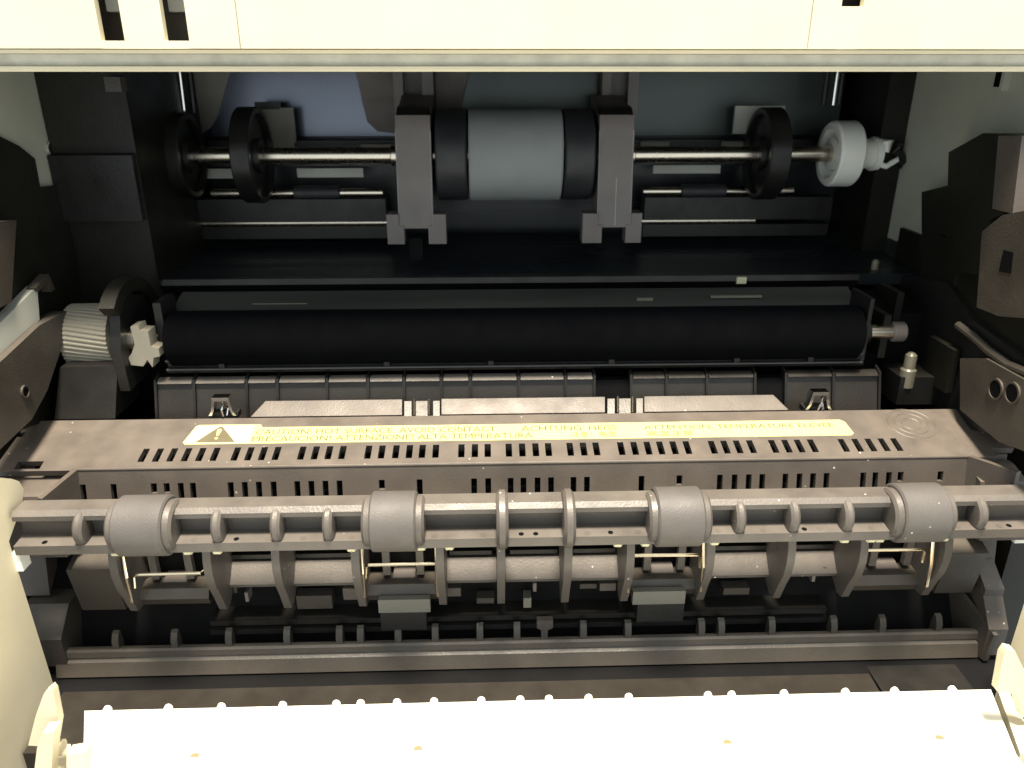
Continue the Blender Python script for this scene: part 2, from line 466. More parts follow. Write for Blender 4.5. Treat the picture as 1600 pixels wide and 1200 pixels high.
# ---- black paper chute between pickup and transfer roller
z0 = ZP(384, 318); z1 = ZP(432, 276); z2 = ZP(445, 268)
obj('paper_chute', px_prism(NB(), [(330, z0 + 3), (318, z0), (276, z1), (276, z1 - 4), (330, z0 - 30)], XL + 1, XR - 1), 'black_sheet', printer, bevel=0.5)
obj('chute_rail', px_prism(NB(), [(276, ZP(430, 275)), (272, ZP(433, 272)), (271, ZP(442, 271)), (275, ZP(442, 271) - 4)], XP(190, 274, -60), XP(1345, 274, -60)), 'black_plastic', printer, bevel=0.6)
obj('chute_shelf', px_prism(NB(), [(276, z1 - 6), (258, z1 - 10), (258, z1 - 40), (276, z1 - 40)], XL + 1, XR - 1), 'deep_black', printer)
bx_ = box('sensor_window', XP(1154, 272, -60), XP(1169, 272, -60), 270.2, 273, ZP(446, 270.5), ZP(436, 270.5), 'label_white', printer, bevel=0.15)

# ---- the shield strip above the transfer roller, lower rail, ribbed feed guide
ya, yb_ = 264.0, 255.0
za, zb_ = ZP(452, ya), ZP(482, yb_)
obj('shield_strip', b_prism(NB(),
    [(XP(285, ya, za), ya, za), (XP(1325, ya, za), ya, za), (XP(1338, yb_, zb_), yb_, zb_), (XP(268, yb_, zb_), yb_, zb_)],
    [(XP(285, ya, za), ya, za - 1.6), (XP(1325, ya, za), ya, za - 1.6), (XP(1338, yb_, zb_), yb_, zb_ - 1.2), (XP(268, yb_, zb_), yb_, zb_ - 1.2)]),
    'smoked_film', printer, bevel=0.3)
for a, b_, py in ((395, 480, 472), (582, 602, 473), (995, 1020, 469), (1110, 1190, 466)):
    yy = 258.5
    zz = ZP(py, yy)
    box('shield_clip', XP(a, yy, zz), XP(b_, yy, zz), yy - .6, yy + .6, zz - .4, zz + .35, 'olive_tab', printer, bevel=0.1)
yl = 240.0
zl0, zl1 = ZP(577, yl), ZP(558, yl)
xa, xb = XP(262, yl, zl0), XP(1345, yl, zl0)
rail = obj('lower_rail', px_prism(NB(), [(yl, zl0), (yl - .8, zl0 + 1.1), (yl, zl0 + 1.6), (yl + 1.2, zl0 + 1.6), (yl + 1.2, zl1 - .9), (yl + .2, zl1 - .9), (yl + .2, zl1), (yl + 3, zl1), (yl + 3, zl0)], xa, xb), 'black_plastic', printer, bevel=0.25)
for zq, rr_ in ((zl0 + 1.2, .45), (zl1 - .1, .28)):
    rod('rail_highlight_line', xa, xb, rr_, yl - .3, zq, 'rail_highlight', rail, ch=.1, n=10)  # added thin rods that paint the highlight lines on the rail
for p in (348, 605, 767, 955, 1150, 1265):
    x = XP(p, yl, zl0)
    box('rail_post', x - .9, x + .9, yl - .2, yl + 1.6, zl0 + 1.5, zl1 - .5, 'black_plastic', rail, bevel=0.15)
yg0, yg1 = 241.0, 236.5
zg0, zg1 = ZP(590, yg0), ZP(650, yg1)
guide_edges = [245, 305, 387, 435, 512, 576, 632, 690, 735, 810, 883, 928, None, 985, 1040, 1103, 1178, None, 1226, 1300, 1372]
guide = obj('feed_guide', px_prism(NB(), [(yg0 + .6, zg0 - 1.5), (yg1 + .6, zg1 - 1.5), (yg1 + .6, zg1 - 9), (yg0 + 8, zg0 - 12), (yg0 + 4, zg0 - 1.5)], XP(245, yg0, zg0), XP(1372, yg0, zg0)), 'deep_black', printer)
prev = None
for p in guide_edges:
    if p is None: prev = None; continue
    x = XP(p, yg0, zg0)
    if prev is not None:
        obj('guide_panel', px_prism(NB(), [(yg0, zg0), (yg0 - .7, zg0 - .9), (yg1, zg1), (yg1 + .4, zg1 - 1.2), (yg0 + .4, zg0 - 1.2)], prev + .45, x - .45), 'guide_plastic', guide, bevel=0.15)
        obj('guide_lit_lip', px_prism(NB(), [(yg0 - 1.9, zg0 - .1), (yg0 - .2, zg0 + 1.0), (yg0 + 1.4, zg0 + 1.1), (yg0 + 1.4, zg0 - .4), (yg0 + .2, zg0 - .6)], prev + .7, x - .7), 'rail_plastic' if p < 1000 else 'guide_plastic', guide, bevel=0.12)  # lighter material on the left lips paints the light on their edges
    obj('guide_rib', px_prism(NB(), [(yg0 + 2.5, zg0 + 2.2), (yg0 - 1.2, zg0 + .9), (yg1 - .6, zg1 + .8), (yg1 + .5, zg1 - 1), (yg0 + 2.5, zg0 - 1)], x - .4, x + .4), 'black_plastic', guide)
    prev = x

# ---- left side: gear housing, black block, side rails
def side(name, pts, X, th, mat, parent=printer, bevel=0.4, **k):   # outline on a side-wall plane, given real thickness
    return obj(name, px_prism(NB(), [YZ(a, b, X) for a, b in pts], X, X + th), mat, parent, bevel=bevel, **k)
side('side_frame', [(-40, 196), (0, 213), (30, 228), (55, 248), (63, 292), (112, 287), (118, 420), (118, 640), (-40, 700)], -154.5, -1.2, 'frame_black')
side('side_frame', [(-40, 350), (26, 344), (18, 472), (-40, 500)], -150, -4, 'brown_plastic', bevel=0.8)
side('light_tray_edge', [(-40, 535), (0, 505), (58, 447), (62, 500), (0, 558), (-40, 590)], -151, -3.2, 'light_panel')
side('edge_hook', [(56, 450), (76, 428), (86, 452), (80, 456), (74, 440), (60, 456)], -150, -3, 'brown_plastic', bevel=0.2)
side('lower_side_guide', [(-40, 600), (0, 566), (62, 508), (104, 486), (104, 520), (74, 610), (50, 655), (-40, 740)], -148.5, -5, 'brown_plastic', bevel=0.8)
y, z = YZ(38, 612, -148.5)
hl_ = obj('guide_hole', b_ring(NB(), -148.9, -147.9, 1.5, 2.0, y, z), 'brown_plastic', printer)
lathe('hole_core', [(-148.7, 1.45), (-148.2, 1.45)], y, z, 'hole_dark', hl_, 20)
yk = 229.5
zk0, zk1 = ZP(646, yk), ZP(566, yk + 6)
xk0, xk1 = XP(85, yk, zk0), XP(180, yk, zk0)
obj('gear_box', b_prism(NB(), [(xk0, yk, zk0), (xk1, yk, zk0), (xk1 + 1, yk + 6, zk1), (xk0 + 2, yk + 6, zk1)],
    [(xk0, yk + 20, zk0), (xk1, yk + 20, zk0), (xk1 + 1, yk + 20, zk1), (xk0 + 2, yk + 20, zk1)]), 'black_plastic', printer, bevel=0.8)
yt, zt2 = 246.0, ZP(522, 246)
arc = [(yt + 20 * math.cos(a), zt2 + 20 * math.sin(a)) for a in [R(25 + 10 * i) for i in range(12)]]
arc2 = [(yt + 15.5 * math.cos(a), zt2 + 15.5 * math.sin(a)) for a in [R(25 + 10 * i) for i in range(12)]][::-1]
obj('gear_guard', px_prism(NB(), arc + arc2, -131.4, -126.6), 'frame_black', printer, bevel=0.4)
obj('gear_guard', px_prism(NB(), [(yt - 12, zt2 - 14), (yt + 12, zt2 - 14), (yt + 15, zt2), (yt + 10, zt2 + 12), (yt, zt2 + 15), (yt - 9, zt2 + 11), (yt - 13, zt2)], -130.8, -127.6), 'black_plastic', printer, bevel=0.6)

# ---- right side: wing, guides, pins
side('wing_plate', [(1478, 420), (1482, 238), (1536, 208), (1592, 211), (1575, 330), (1545, 345), (1528, 430)], 139, 9.7, 'frame_black', bevel=0.9)
y0, z0_ = YZ(1592, 213, 139)
side('wing_edge', [(1560, 212), (1597, 212), (1582, 334), (1550, 326)], 138.6, 9.0, 'fuser_plastic', bevel=0.8)
side('side_guide', [(1526, 480), (1534, 362), (1566, 336), (1640, 322), (1640, 500), (1560, 494)], 137, 11.8, 'brown_plastic', bevel=1.2)
y, z = YZ(1574, 410, 137)
obj('guide_notch', px_prism(NB(), [(y - 2.8, z - 2.6), (y + 2.6, z - 3.2), (y + 2.8, z + 3.0), (y - 1.6, z + 3.2)], 136.85, 138), 'hole_dark', printer)
side('side_frame', [(1440, 300), (1480, 290), (1530, 420), (1640, 470), (1640, 590), (1500, 580), (1440, 560)], 143, 5.8, 'frame_black')
side('side_frame', [(1400, 430), (1480, 440), (1520, 500), (1640, 590), (1640, 700), (1470, 660), (1400, 620)], 141, 7.8, 'black_plastic')
pts = []
for a, b_ in ((1497, 508), (1520, 525), (1545, 548), (1575, 570), (1640, 596)):
    y, z = YZ(a, b_, 139.5); pts.append((139.5, y, z))
obj('curved_ridge', b_tube(NB(), pts, 1.3, 10), 'brown_plastic', printer)
side('lower_side_guide', [(1500, 560), (1540, 560), (1640, 615), (1640, 720), (1560, 690), (1500, 640)], 137.5, 4, 'brown_plastic', bevel=0.8)
for px, py in ((1557, 608), (1583, 614)):
    y, z = YZ(px, py, 137.5)
    hl_ = obj('guide_hole', b_ring(NB(), 136.9, 137.9, 2.7, 3.3, y, z), 'brown_plastic', printer)
    lathe('hole_core', [(137.2, 2.65), (137.6, 2.65)], y, z, 'hole_dark', hl_, 24)
def pin(name, px, py, Y, r, h, mat, tip='white_nylon'):
    z = ZP(py, Y, px); x = XP(px, Y, z)
    bm = NB()
    prof = [(r * .5, 0), (r * .95, -.8), (r, -1.6), (r, -h * .45), (r * 1.35, -h * .5), (r * 1.35, -h)]
    n = 20
    rings = [[bm.verts.new((x + q * math.cos(2 * math.pi * k / n), Y + q * math.sin(2 * math.pi * k / n), z + dz)) for k in range(n)] for q, dz in prof]
    for a, b in zip(rings, rings[1:]):
        for k in range(n): bm.faces.new((a[k], b[k], b[(k + 1) % n], a[(k + 1) % n]))
    bm.faces.new(rings[0]); bm.faces.new(rings[-1][::-1])
    return obj(name, bm, mat, printer)
pin('locating_pin', 1369, 405, 282, 1.4, 9, 'pin_nylon')
pin('locating_pin', 1425, 551, 240, 1.9, 12, 'pin_nylon')
pin('locating_pin', 1464, 463, 262, 1.3, 6, 'wire')
yy = 262; 
obj('contact_wire', b_tube(NB(), [(XP(a, yy, ZP(b_, yy)), yy, ZP(b_, yy)) for a, b_ in ((1451, 446), (1460, 444), (1466, 432), (1470, 418))], 0.55), 'chrome', printer)
box('pin_block', XP(1395, 244, -95), XP(1460, 244, -95), 238, 252, ZP(640, 238), ZP(597, 238), 'black_plastic', printer, bevel=1)
for a, b_, yy in ((1375, 505, 250), (1493, 395, 250), (1480, 560, 236), (1395, 470, 262), (1430, 380, 285), (1445, 460, 270)):
    zz = ZP(b_, yy); x = XP(a, yy, zz)
    box('side_rib', x - 1.2, x + 1.2, yy - 5, yy + 10, zz - 12, zz + 3, 'frame_black', printer, bevel=0.6)
# hook bracket that holds the white shaft end
yy = 304
for pts_, r_ in ((((1404, 262), (1412, 255), (1409, 247), (1400, 238), (1402, 230), (1408, 226)), 1.5),):
    obj('shaft_hook', b_tube(NB(), [(XP(a, yy, ZP(b_, yy)), yy, ZP(b_, yy)) for a, b_ in pts_], r_), 'frame_black', printer)
rod('hook_boss', 141, 146, 4, 313, ZP(240, 313), 'frame_black', printer)

# ---- lower ledge with its row of ribs
YL = 193.0
zl = ZP(1003, YL)
ledge = obj('paper_ledge', px_prism(NB(), [(YL + 2.0, zl), (YL + .6, zl), (YL, zl - .6), (YL - .3, zl - 2.4), (YL + .2, zl - 2.9), (YL - .2, zl - 3.3), (YL - .9, zl - 3.8), (YL - 2.2, zl - 8.2), (YL - 1.2, zl - 9), (YL + 20, zl - 9.3), (YL + 20, zl - 7.5), (YL + 2.0, zl - 6)], XP(85, YL, zl), XP(1530, YL, zl)), 'ledge_plastic', printer, bevel=0.4)
ribx = [180, 272, 357, 448, 530, 563, 622, 680, 750, 808, 912, 982, 1097, 1128, 1207, 1304, 1380, 1468]
zr = ZP(973, YL + 4) - zl
first = None
for p in ribx:
    x = XP(p, YL, zl)
    if first is None:
        first = obj('rib', px_prism(NB(), [(YL + .6, zl - .4), (YL + .8, zl + 2.6), (YL + 2, zl + zr + .5), (YL + 3.2, zl + zr + 1.0), (YL + 4, zl + 1), (YL + 4, zl - 6), (YL + 1.2, zl - 6), (YL + 1.2, zl - .4)], x - 1.0, x + 1.0), 'brown_plastic', ledge, bevel=0.35)
        fx = x
    else: again(first, 'rib', x - fx)
x = XP(851, YL, zl)
obj('sensor_flag', py_prism(NB(), [(x - 1, zl - .3), (x + 1, zl - .3), (x + 1, zl + 3.4), (x + 2.6, zl + 4.2), (x + 2.6, zl + 7.0), (x - 2.4, zl + 7.0), (x - 2.4, zl + 4.2), (x - 1, zl + 3.4)], YL + 1.0, YL + 3.2), 'fuser_plastic', ledge, bevel=0.3)
# dark tray floor in front of the ledge, with its seam
zfl = ZP(1090, 170) - 10
obj('tray_floor', px_prism(NB(), [(200, zl - 9.4), (194, zl - 9.6), (164, zfl), (164, zfl - 8), (200, zfl - 8)], -142, XP(1392, 172, zfl)), 'tray_plastic', printer, bevel=0.4)
obj('tray_floor', px_prism(NB(), [(200, zl - 9.0), (194, zl - 9.2), (164, zfl + .5), (164, zfl - 8), (200, zfl - 8)], XP(1392, 172, zfl) + .5, 134), 'black_plastic', printer, bevel=0.4)
# right end plate of the ledge
obj('ledge_end', b_prism(NB(), [(XP(1519, YL + 6, -140), YL + 12, ZP(922, YL + 12)), (XP(1545, YL - 2, zl), YL - 4, zl + 2), (XP(1540, YL - 2, zl), YL - 4, zl - 8), (XP(1519, YL + 6, -140), YL + 12, zl - 8)],
    [(XP(1526, YL + 6, -140), YL + 12, ZP(922, YL + 12)), (XP(1552, YL - 2, zl), YL - 4, zl + 2), (XP(1547, YL - 2, zl), YL - 4, zl - 8), (XP(1526, YL + 6, -140), YL + 12, zl - 8)]), 'brown_plastic', printer, bevel=0.3)
# stepped blocks at the right of the ledge
for (pa, pb, py0, py1, yy, mat) in ((1540, 1640, 912, 936, 196, 'fuser_plastic'), (1545, 1640, 955, 1000, 190, 'fuser_plastic')):
    zz0, zz1 = ZP(py1, yy), ZP(py0, yy)
    xx = XP(pa, yy, zz0)
    obj('side_step', px_prism(NB(), [(yy, zz0), (yy + 8, zz1), (yy + 30, zz1), (yy + 30, zz0 - 10), (yy, zz0 - 10)], xx, XR - .2), mat, printer, bevel=0.5)
for (pa, pb, py0, py1, yy) in ((-40, 95, 955, 985, 192),):
    zz0, zz1 = ZP(py1, yy), ZP(py0, yy)
    obj('side_step', px_prism(NB(), [(yy, zz0), (yy + 8, zz1), (yy + 30, zz1), (yy + 30, zz0 - 10), (yy, zz0 - 10)], XL + .2, XP(pb, yy, zz0)), 'brown_plastic', printer, bevel=0.5)

# ---- cream front posts left and right
YPOST = 172.0
side('front_post', [(-90, 738), (18, 748), (30, 752), (37, 764), (35, 786), (14, 846), (54, 975), (96, 1110), (118, 1260), (-90, 1260)], -143, -20, 'cream', bevel=1.2, seg=3)
side('front_post', [(1690, 890), (1612, 905), (1590, 975), (1566, 1050), (1548, 1110), (1545, 1260), (1690, 1260)], 137, 20, 'cream', bevel=1.2, seg=3)
yy = YPOST + 12
z = ZP(865, yy); box('post_clip', XP(22, yy, z), XP(37, yy, z), yy - 1, yy + 3, z - 2.2, z + 3.4, 'white_nylon', printer)
yy = YPOST + 24
z = ZP(845, yy); box('post_clip', XP(1586, yy, z), XP(1606, yy, z), yy - 1, yy + 3, z - 3.4, z + .5, 'white_nylon', printer)
z = ZP(826, yy); box('post_clip', XP(1594, yy, z), XP(1606, yy, z), yy - 1, yy + 3, z - 1.6, z + 2.2, 'white_nylon', printer)

# ---- front door lying open
ZD = ZP(1095, 166.0) + 0
yd = 166.0
xd0, xd1 = XP(132, yd, ZD), XP(1548, yd, ZD)
yn = YP(1200, ZD)
xn0, xn1 = XP(130, yn, ZD), XP(1588, yn, ZD)
door = obj('front_door', pz_prism(NB(), [(xd0, yd), (xd1, yd), (xn1, yn), (xn1 - 4, 85), (xn0 + 4, 85), (xn0, yn)], ZD - 4, ZD), 'door_white', printer, bevel=0.9)
obj('hinge_plate', pz_prism(NB(), [(-129, yd - 6), (xd0 - 2, yd - 6), (xn0 - 2.5, yn), (xn0 - 1, 90), (-120, 90)], ZD - 9, ZD - 5.5), 'cream', printer, bevel=0.6)
nubs = [167, 262, 345, 441, 525, 563, 620, 678, 752, 813, 858, 920, 983, 1107, 1144, 1226, 1322, 1399, 1489]
first = None
for p in nubs:
    x = XP(p, yd, ZD)
    if first is None:
        nb = NB()
        prof = [(x + 1.15 * math.cos(R(a)), ZD - .3 + 1.35 * math.sin(R(a))) for a in range(0, 181, 20)]
        b_prism(nb, [(a, yd - 3, b) for a, b in prof], [(a, yd + .8, b) for a, b in prof])
        first = obj('door_rib', nb, 'door_white', door); fx = x
    else: again(first, 'door_rib', x - fx)
for px, py in ((304, 1182), (653, 1171), (1137, 1161), (1469, 1154)):
    y = YP(py, ZD, px); x = XP(px, y, ZD)
    bm = NB()
    n = 24
    # a small raised boss with a sunken dimple
    prof = [(2.6, 0.03), (2.3, 0.25), (1.5, 0.25), (1.3, -0.0), (1.2, -0.0)]
    rings = [[bm.verts.new((x + q * math.cos(2 * math.pi * k / n), y + q * math.sin(2 * math.pi * k / n), ZD + dz)) for k in range(n)] for q, dz in prof]
    for a, b in zip(rings, rings[1:]):
        for k in range(n): bm.faces.new((a[k], b[k], b[(k + 1) % n], a[(k + 1) % n]))
    bm.faces.new(rings[-1][::-1])
    obj('door_dimple', bm, 'door_white', door)
    lathe_z = NB()
    rr = [[lathe_z.verts.new((x + q * math.cos(2 * math.pi * k / n), y + q * max(-.25, math.sin(2 * math.pi * k / n)), ZD + dz)) for k in range(n)] for q, dz in ((1.15, 0.05), (1.15, 0.12))]
    for k in range(n): lathe_z.faces.new((rr[0][k], rr[0][(k + 1) % n], rr[1][(k + 1) % n], rr[1][k]))
    lathe_z.faces.new(rr[1])
    obj('dimple_core', lathe_z, 'dimple_tan', door)
# hinges and arms
zz = ZP(1150, 152)
rod('hinge_pin', XP(96, 152, zz), xd0 + 1, 2.0, 152, zz, 'cream', printer)
def arm(name, pts, Y0, Y1, mat='cream'):
    return obj(name, py_prism(NB(), [(XP(a, Y0, ZP(b, Y0)), ZP(b, Y0)) for a, b in pts], Y0, Y1), mat, printer, bevel=0.7)
arm('hinge_ear', [(44, 1146), (56, 1100), (68, 1068), (78, 1060), (83, 1066), (92, 1112), (86, 1150)], 151, 153.4)
arm('hinge_arm', [(44, 1260), (58, 1150), (66, 1128), (84, 1126), (82, 1160), (76, 1260)], 146, 149.5)
arm('hinge_arm', [(104, 1230), (104, 1162), (134, 1158), (134, 1230)], 140, 143)
arm('hinge_ear', [(1558, 1098), (1568, 1042), (1575, 1032), (1586, 1035), (1612, 1090), (1612, 1140), (1596, 1140), (1588, 1104)], 152, 154.4)
bmx = NB()
b_prism(bmx, [(XP(1556, yd, ZD), yd - 1, ZD + .3), (XP(1572, yd, ZD), yd - 1, ZD + .3), (XP(1626, yn, ZD), yn, ZD + .3), (XP(1594, yn, ZD), yn, ZD + .3)],
        [(XP(1556, yd, ZD), yd - 1, ZD - 4), (XP(1572, yd, ZD), yd - 1, ZD - 4), (XP(1626, yn, ZD), yn, ZD - 4), (XP(1594, yn, ZD), yn, ZD - 4)])
obj('door_edge', bmx, 'cream', printer, bevel=0.5)

# =================================================================== PICKUP SHAFT
YS = 309.0
ZS = ZP(242, YS)
sx = lambda p, Y=YS - 7, Z=ZS: XP(p, Y, Z)
shaft = empty('pickup_shaft', (0, YS, ZS - 17), 'steel paper pickup shaft with a grey rubber roller between black wheels', 'roller shaft')
rod('shaft_rod', sx(262), sx(1318), 3.1, YS, ZS, 'steel', shaft)
xa, xb = sx(733), sx(877)
lathe('rubber_roller', [(xa, 15.0), (xa, 16.6), (xa + .6, 17.1), (xb - .6, 17.1), (xb, 16.6), (xb, 15.0)], YS, ZS, 'grey_rubber', shaft, 64)
for a, b_ in ((682, 730), (880, 926)):
    xa, xb = sx(a), sx(b_)
    lathe('roller_core', [(xa, 8), (xa, 16.2), (xa + .6, 16.8), (xb - .6, 16.8), (xb, 16.2), (xb, 8)], YS, ZS, 'black_rubber', shaft, 56)
def wheel(name, pa, pb, r, mat):
    xa, xb = sx(pa), sx(pb)
    prof = [(xa, 4), (xa, 6), (xa + 1.8, 6.4), (xa + 1.8, r - 2.6), (xa, r - 2.2), (xa, r - .4), (xa + .4, r), (xb - .4, r), (xb, r - .4), (xb, r - 2.2), (xb - 1.8, r - 2.6), (xb - 1.8, 6.4), (xb, 6), (xb, 4)]
    return lathe(name, prof, YS, ZS, mat, shaft, 56)
wheel('wheel', 372, 402, 17.6, 'black_plastic')
wheel('wheel', 1191, 1222, 17.2, 'black_plastic')
wheel('wheel', 252, 292, 15.5, 'frame_black')
xa, xb = sx(1306), sx(1345)
lathe('end_gear', [(xa + 1, 3), (xa + 1, 6), (xa + 3.4, 6.4), (xa + 3.4, 9), (xa, 9.4), (xa, 11.6), (xa + .8, 12.3), (xb - .8, 12.3), (xb, 11.6), (xb, 4)], YS, ZS, 'white_nylon', shaft, 48)
hub = lathe('clutch_hub', [(xb - .1, 6), (xb + 2, 5.6), (xb + 7, 5.6), (xb + 7.2, 6.4), (xb + 9.5, 6.6), (xb + 9.7, 4.5), (xb + 10, 3)], YS, ZS, 'white_nylon', shaft, 28)
obj('hub_claw', b_tube(NB(), [(sx(1384), YS - 4, ZP(225, YS - 4)), (sx(1390), YS - 5, ZP(222, YS - 5)), (sx(1386), YS - 4.6, ZP(238, YS - 4))], 1.7), 'white_nylon', hub)
obj('hub_claw', b_tube(NB(), [(sx(1380), YS - 4, ZP(258, YS - 4)), (sx(1392), YS - 5, ZP(262, YS - 5)), (sx(1400), YS - 5, ZP(256, YS - 5)), (sx(1407), YS - 5, ZP(252, YS - 5)), (sx(1408), YS - 5, ZP(246, YS - 5))], 1.1), 'white_nylon', hub)
for p in (613, 991):
    x = sx(p)
    rod('shaft_ring', x - 1.2, x + 1.2, 3.9, YS, ZS, 'steel', shaft, ch=.3)

# =================================================================== TRANSFER ROLLER
YT, ZT = 246.0, ZP(524, 246)
tx = lambda p: XP(p, YT, ZT)
tr = empty('transfer_roller', (0, YT, ZT - 9), 'long black foam roller lying across the machine behind the vented cover', 'roller')
xa, xb = tx(270), tx(1336)
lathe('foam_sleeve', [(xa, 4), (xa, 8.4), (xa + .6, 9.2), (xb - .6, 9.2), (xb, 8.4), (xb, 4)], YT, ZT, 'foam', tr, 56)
rod('roller_shaft', tx(150), tx(1402), 2.5, YT, ZT, 'steel', tr)
# helical gear: toothed rings twisted along its width
bm = NB()
xa, xb = tx(109), tx(181)
nt_, steps, tw = 44, 9, 0.22
rings = []
for s in range(steps):
    x = xa + (xb - xa) * s / (steps - 1)
    ring = []
    for k in range(nt_ * 4):
        a = 2 * math.pi * k / (nt_ * 4) + tw * s / (steps - 1)
        r_ = 10.8 if k % 4 in (0, 1) else 10.45
        ring.append(bm.verts.new((x, YT + 4 + r_ * math.cos(a), ZT + r_ * math.sin(a))))
    rings.append(ring)
for a, b in zip(rings, rings[1:]):
    for k in range(len(a)): bm.faces.new((a[k], a[(k + 1) % len(a)], b[(k + 1) % len(a)], b[k]))
bm.faces.new(rings[0][::-1]); bm.faces.new(rings[-1])
obj('helical_gear', bm, 'shaded_nylon', tr, smooth=25)
# bushing: notched white bearing block
zz = ZT
prof = [(tx(216), ZP(553, YT - 9)), (tx(222), ZP(546, YT - 9)), (tx(229), ZP(533, YT - 9)), (tx(228), ZP(505, YT - 9)), (tx(240), ZP(503, YT - 9)), (tx(241), ZP(511, YT - 9)), (tx(253), ZP(512, YT - 9)), (tx(253), ZP(536, YT - 9)), (tx(264), ZP(539, YT - 9)), (tx(264), ZP(551, YT - 9)), (tx(254), ZP(553, YT - 9)), (tx(250), ZP(568, YT - 9)), (tx(244), ZP(556, YT - 9)), (tx(236), ZP(566, YT - 9)), (tx(218), ZP(564, YT - 9))]
obj('bushing', py_prism(NB(), prof, YT - 9, YT - 3.4), 'shaded_nylon', tr, bevel=0.3)
rod('shaft_collar', tx(206), tx(226), 3.6, YT - 4, ZP(532, YT - 9), 'steel', tr)
rod('end_collar', tx(1344), tx(1354), 4.5, YT, ZT, 'frame_black', tr)
rod('end_cap', tx(1392), tx(1412), 3.4, YT, ZT, 'bracket_plastic', tr)
bm = NB()
b_box(bm, tx(254), tx(266), YT - 3, YT + 9, ZT - 1, ZT + 13)
obj('roller_holder', bm, 'black_plastic', tr, bevel=1.2)
bm = NB()
b_box(bm, tx(1340), tx(1346), YT - 5, YT + 9, ZT - 10, ZT + 13)
obj('roller_holder', bm, 'black_plastic', tr, bevel=1.0)

# =================================================================== FUSER UNIT
fz = empty('fuser_unit', (0, 200, -160), 'dusty dark grey fuser unit with vent slots, yellow warning label and exit rollers', 'fuser')
YTB, YTF, YWB = 228.0, 206.0, 201.0
ZTB, ZTF, ZWB = ZP(648, YTB), ZP(725, YTF), ZP(850, YWB)
XF0, XF1 = -158.5, 150.0
vv = Vector((0, YTB - YTF, ZTB - ZTF))
H = vv.length
vn = vv.normalized()
nrm = Vector((1, 0, 0)).cross(vn)          # out of the top face
def on_top(px, py):                         # a point of the top face seen in the photograph -> (u, v)
    d = Vector(ray(px, py)); o = Vector((CX, 0, 0))
    p0 = Vector((XF0, YTF, ZTF))
    t = (p0 - o).dot(nrm) / d.dot(nrm)
    q = o + d * t - p0
    return q.x, q.dot(vn)
top_slots = [229, 251, 273, 295, 317, 339, 371, 392, 413, 434, 473, 494, 515, 536, 576, 597, 619, 640, 660, 681, 721, 742, 762, 795, 816, 837, 857, 891, 912, 932, 971, 992, 1013, 1033, 1054, 1075, 1115, 1135, 1155, 1176, 1211, 1232, 1252, 1273, 1322, 1344, 1365, 1386, 1406]
v0, v1 = on_top(800, 713)[1], on_top(800, 693)[1]
holes = []
for p in top_slots:
    u = on_top(p, 702)[0]
    holes.append((u - .95, v0, u + .95, v1))
W = XF1 - XF0
# notches at the two ends
holes += [(0, H - 7.5, 1.6, H - 5.5), (on_top(24, 728)[0], 1.0, on_top(64, 728)[0], 4.2), (W - 7, 0, W, 3.6), (W - 5, H - 5, W, H)]
bm = b_panel(NB(), (XF0, YTF, ZTF), (1, 0, 0), vn, W, H, holes, 2.0)
cover = obj('fuser_cover', bm, 'fuser_plastic', fz, bevel=0.2)
# end cheeks below the cover
for a, b_ in ((XF0 + .5, XF0 + 9), (XF1 - 9, XF1 - .5)):
    obj('fuser_cheek', px_prism(NB(), [(YTF + 5, ZTF - 1.8), (YTB - 3, ZTB - 3.2), (YTB - 3, ZTB - 30), (YTF - 3, ZTF - 42), (YTF + 3, ZTF - 14)], a, b_), 'fuser_plastic', fz, bevel=0.5)
# moulded ring mark on the cover
u, v = on_top(1424, 662)
for r0, r1 in ((7.4, 0.8), (2.9, 0.7), (5.2, .6)):
    pts = []
    for k in range(33):
        a = 2 * math.pi * k / 32
        q = Vector((XF0, YTF, ZTF)) + Vector((1, 0, 0)) * (u + r0 * math.cos(a)) + vn * (v + r0 * .95 * math.sin(a)) + nrm * (0.12 - r1)
        pts.append(q)
    obj('moulding_ring', b_tube(NB(), pts, r1, 6), 'fuser_plastic', cover)
# slotted front wall
wv = Vector((0, YTF - YWB, ZTF - ZWB)); HW = wv.length; wn = wv.normalized()
wnrm = Vector((1, 0, 0)).cross(wn)
XW0, XW1 = XP(118, YTF, ZTF), XP(1512, YTF, ZTF)
def on_wall(px, py):
    d = Vector(ray(px, py)); o = Vector((CX, 0, 0)); p0 = Vector((XW0, YWB, ZWB))
    t = (p0 - o).dot(wnrm) / d.dot(wnrm)
    q = o + d * t - p0
    return q.x, q.dot(wn)
wall_slots = [130, 178, 241, 261, 283, 302, 361, 383, 405, 428, 465, 487, 509, 531, 597, 656, 741, 763, 798, 818, 840, 861, 896, 917, 1002, 1061, 1124, 1147, 1169, 1190, 1226, 1248, 1269, 1290, 1347, 1366, 1387, 1405, 1467, 1509]
w0, w1 = on_wall(800, 792)[1], on_wall(800, 747)[1]
wm = on_wall(800, 762)[1]
short = {597, 1061, 1405, 1467, 241, 261}
holes = []
for p in wall_slots[:-1]:
    u = on_wall(p, 768)[0]
    holes.append((u - .85, (wm if p in short else w0), u + .85, w1))
bm = b_panel(NB(), (XW0, YWB, ZWB), (1, 0, 0), wn, XW1 - XW0, HW - .3, holes, 1.8)
obj('slotted_wall', bm, 'fuser_plastic', fz, bevel=0.12)
# what lies behind the slots: heat shield
box('heat_shield', XF0 + 12, XF1 - 12, YTF + 6, YTF + 8, ZWB - 4, ZTF - 5, 'steel_blue_reflection', fz)
box('heat_roller_cover', XF0 + 12, XF1 - 12, YTF + 3, YTB - 6, ZTF - 9, ZTF - 7, 'hole_dark', fz)
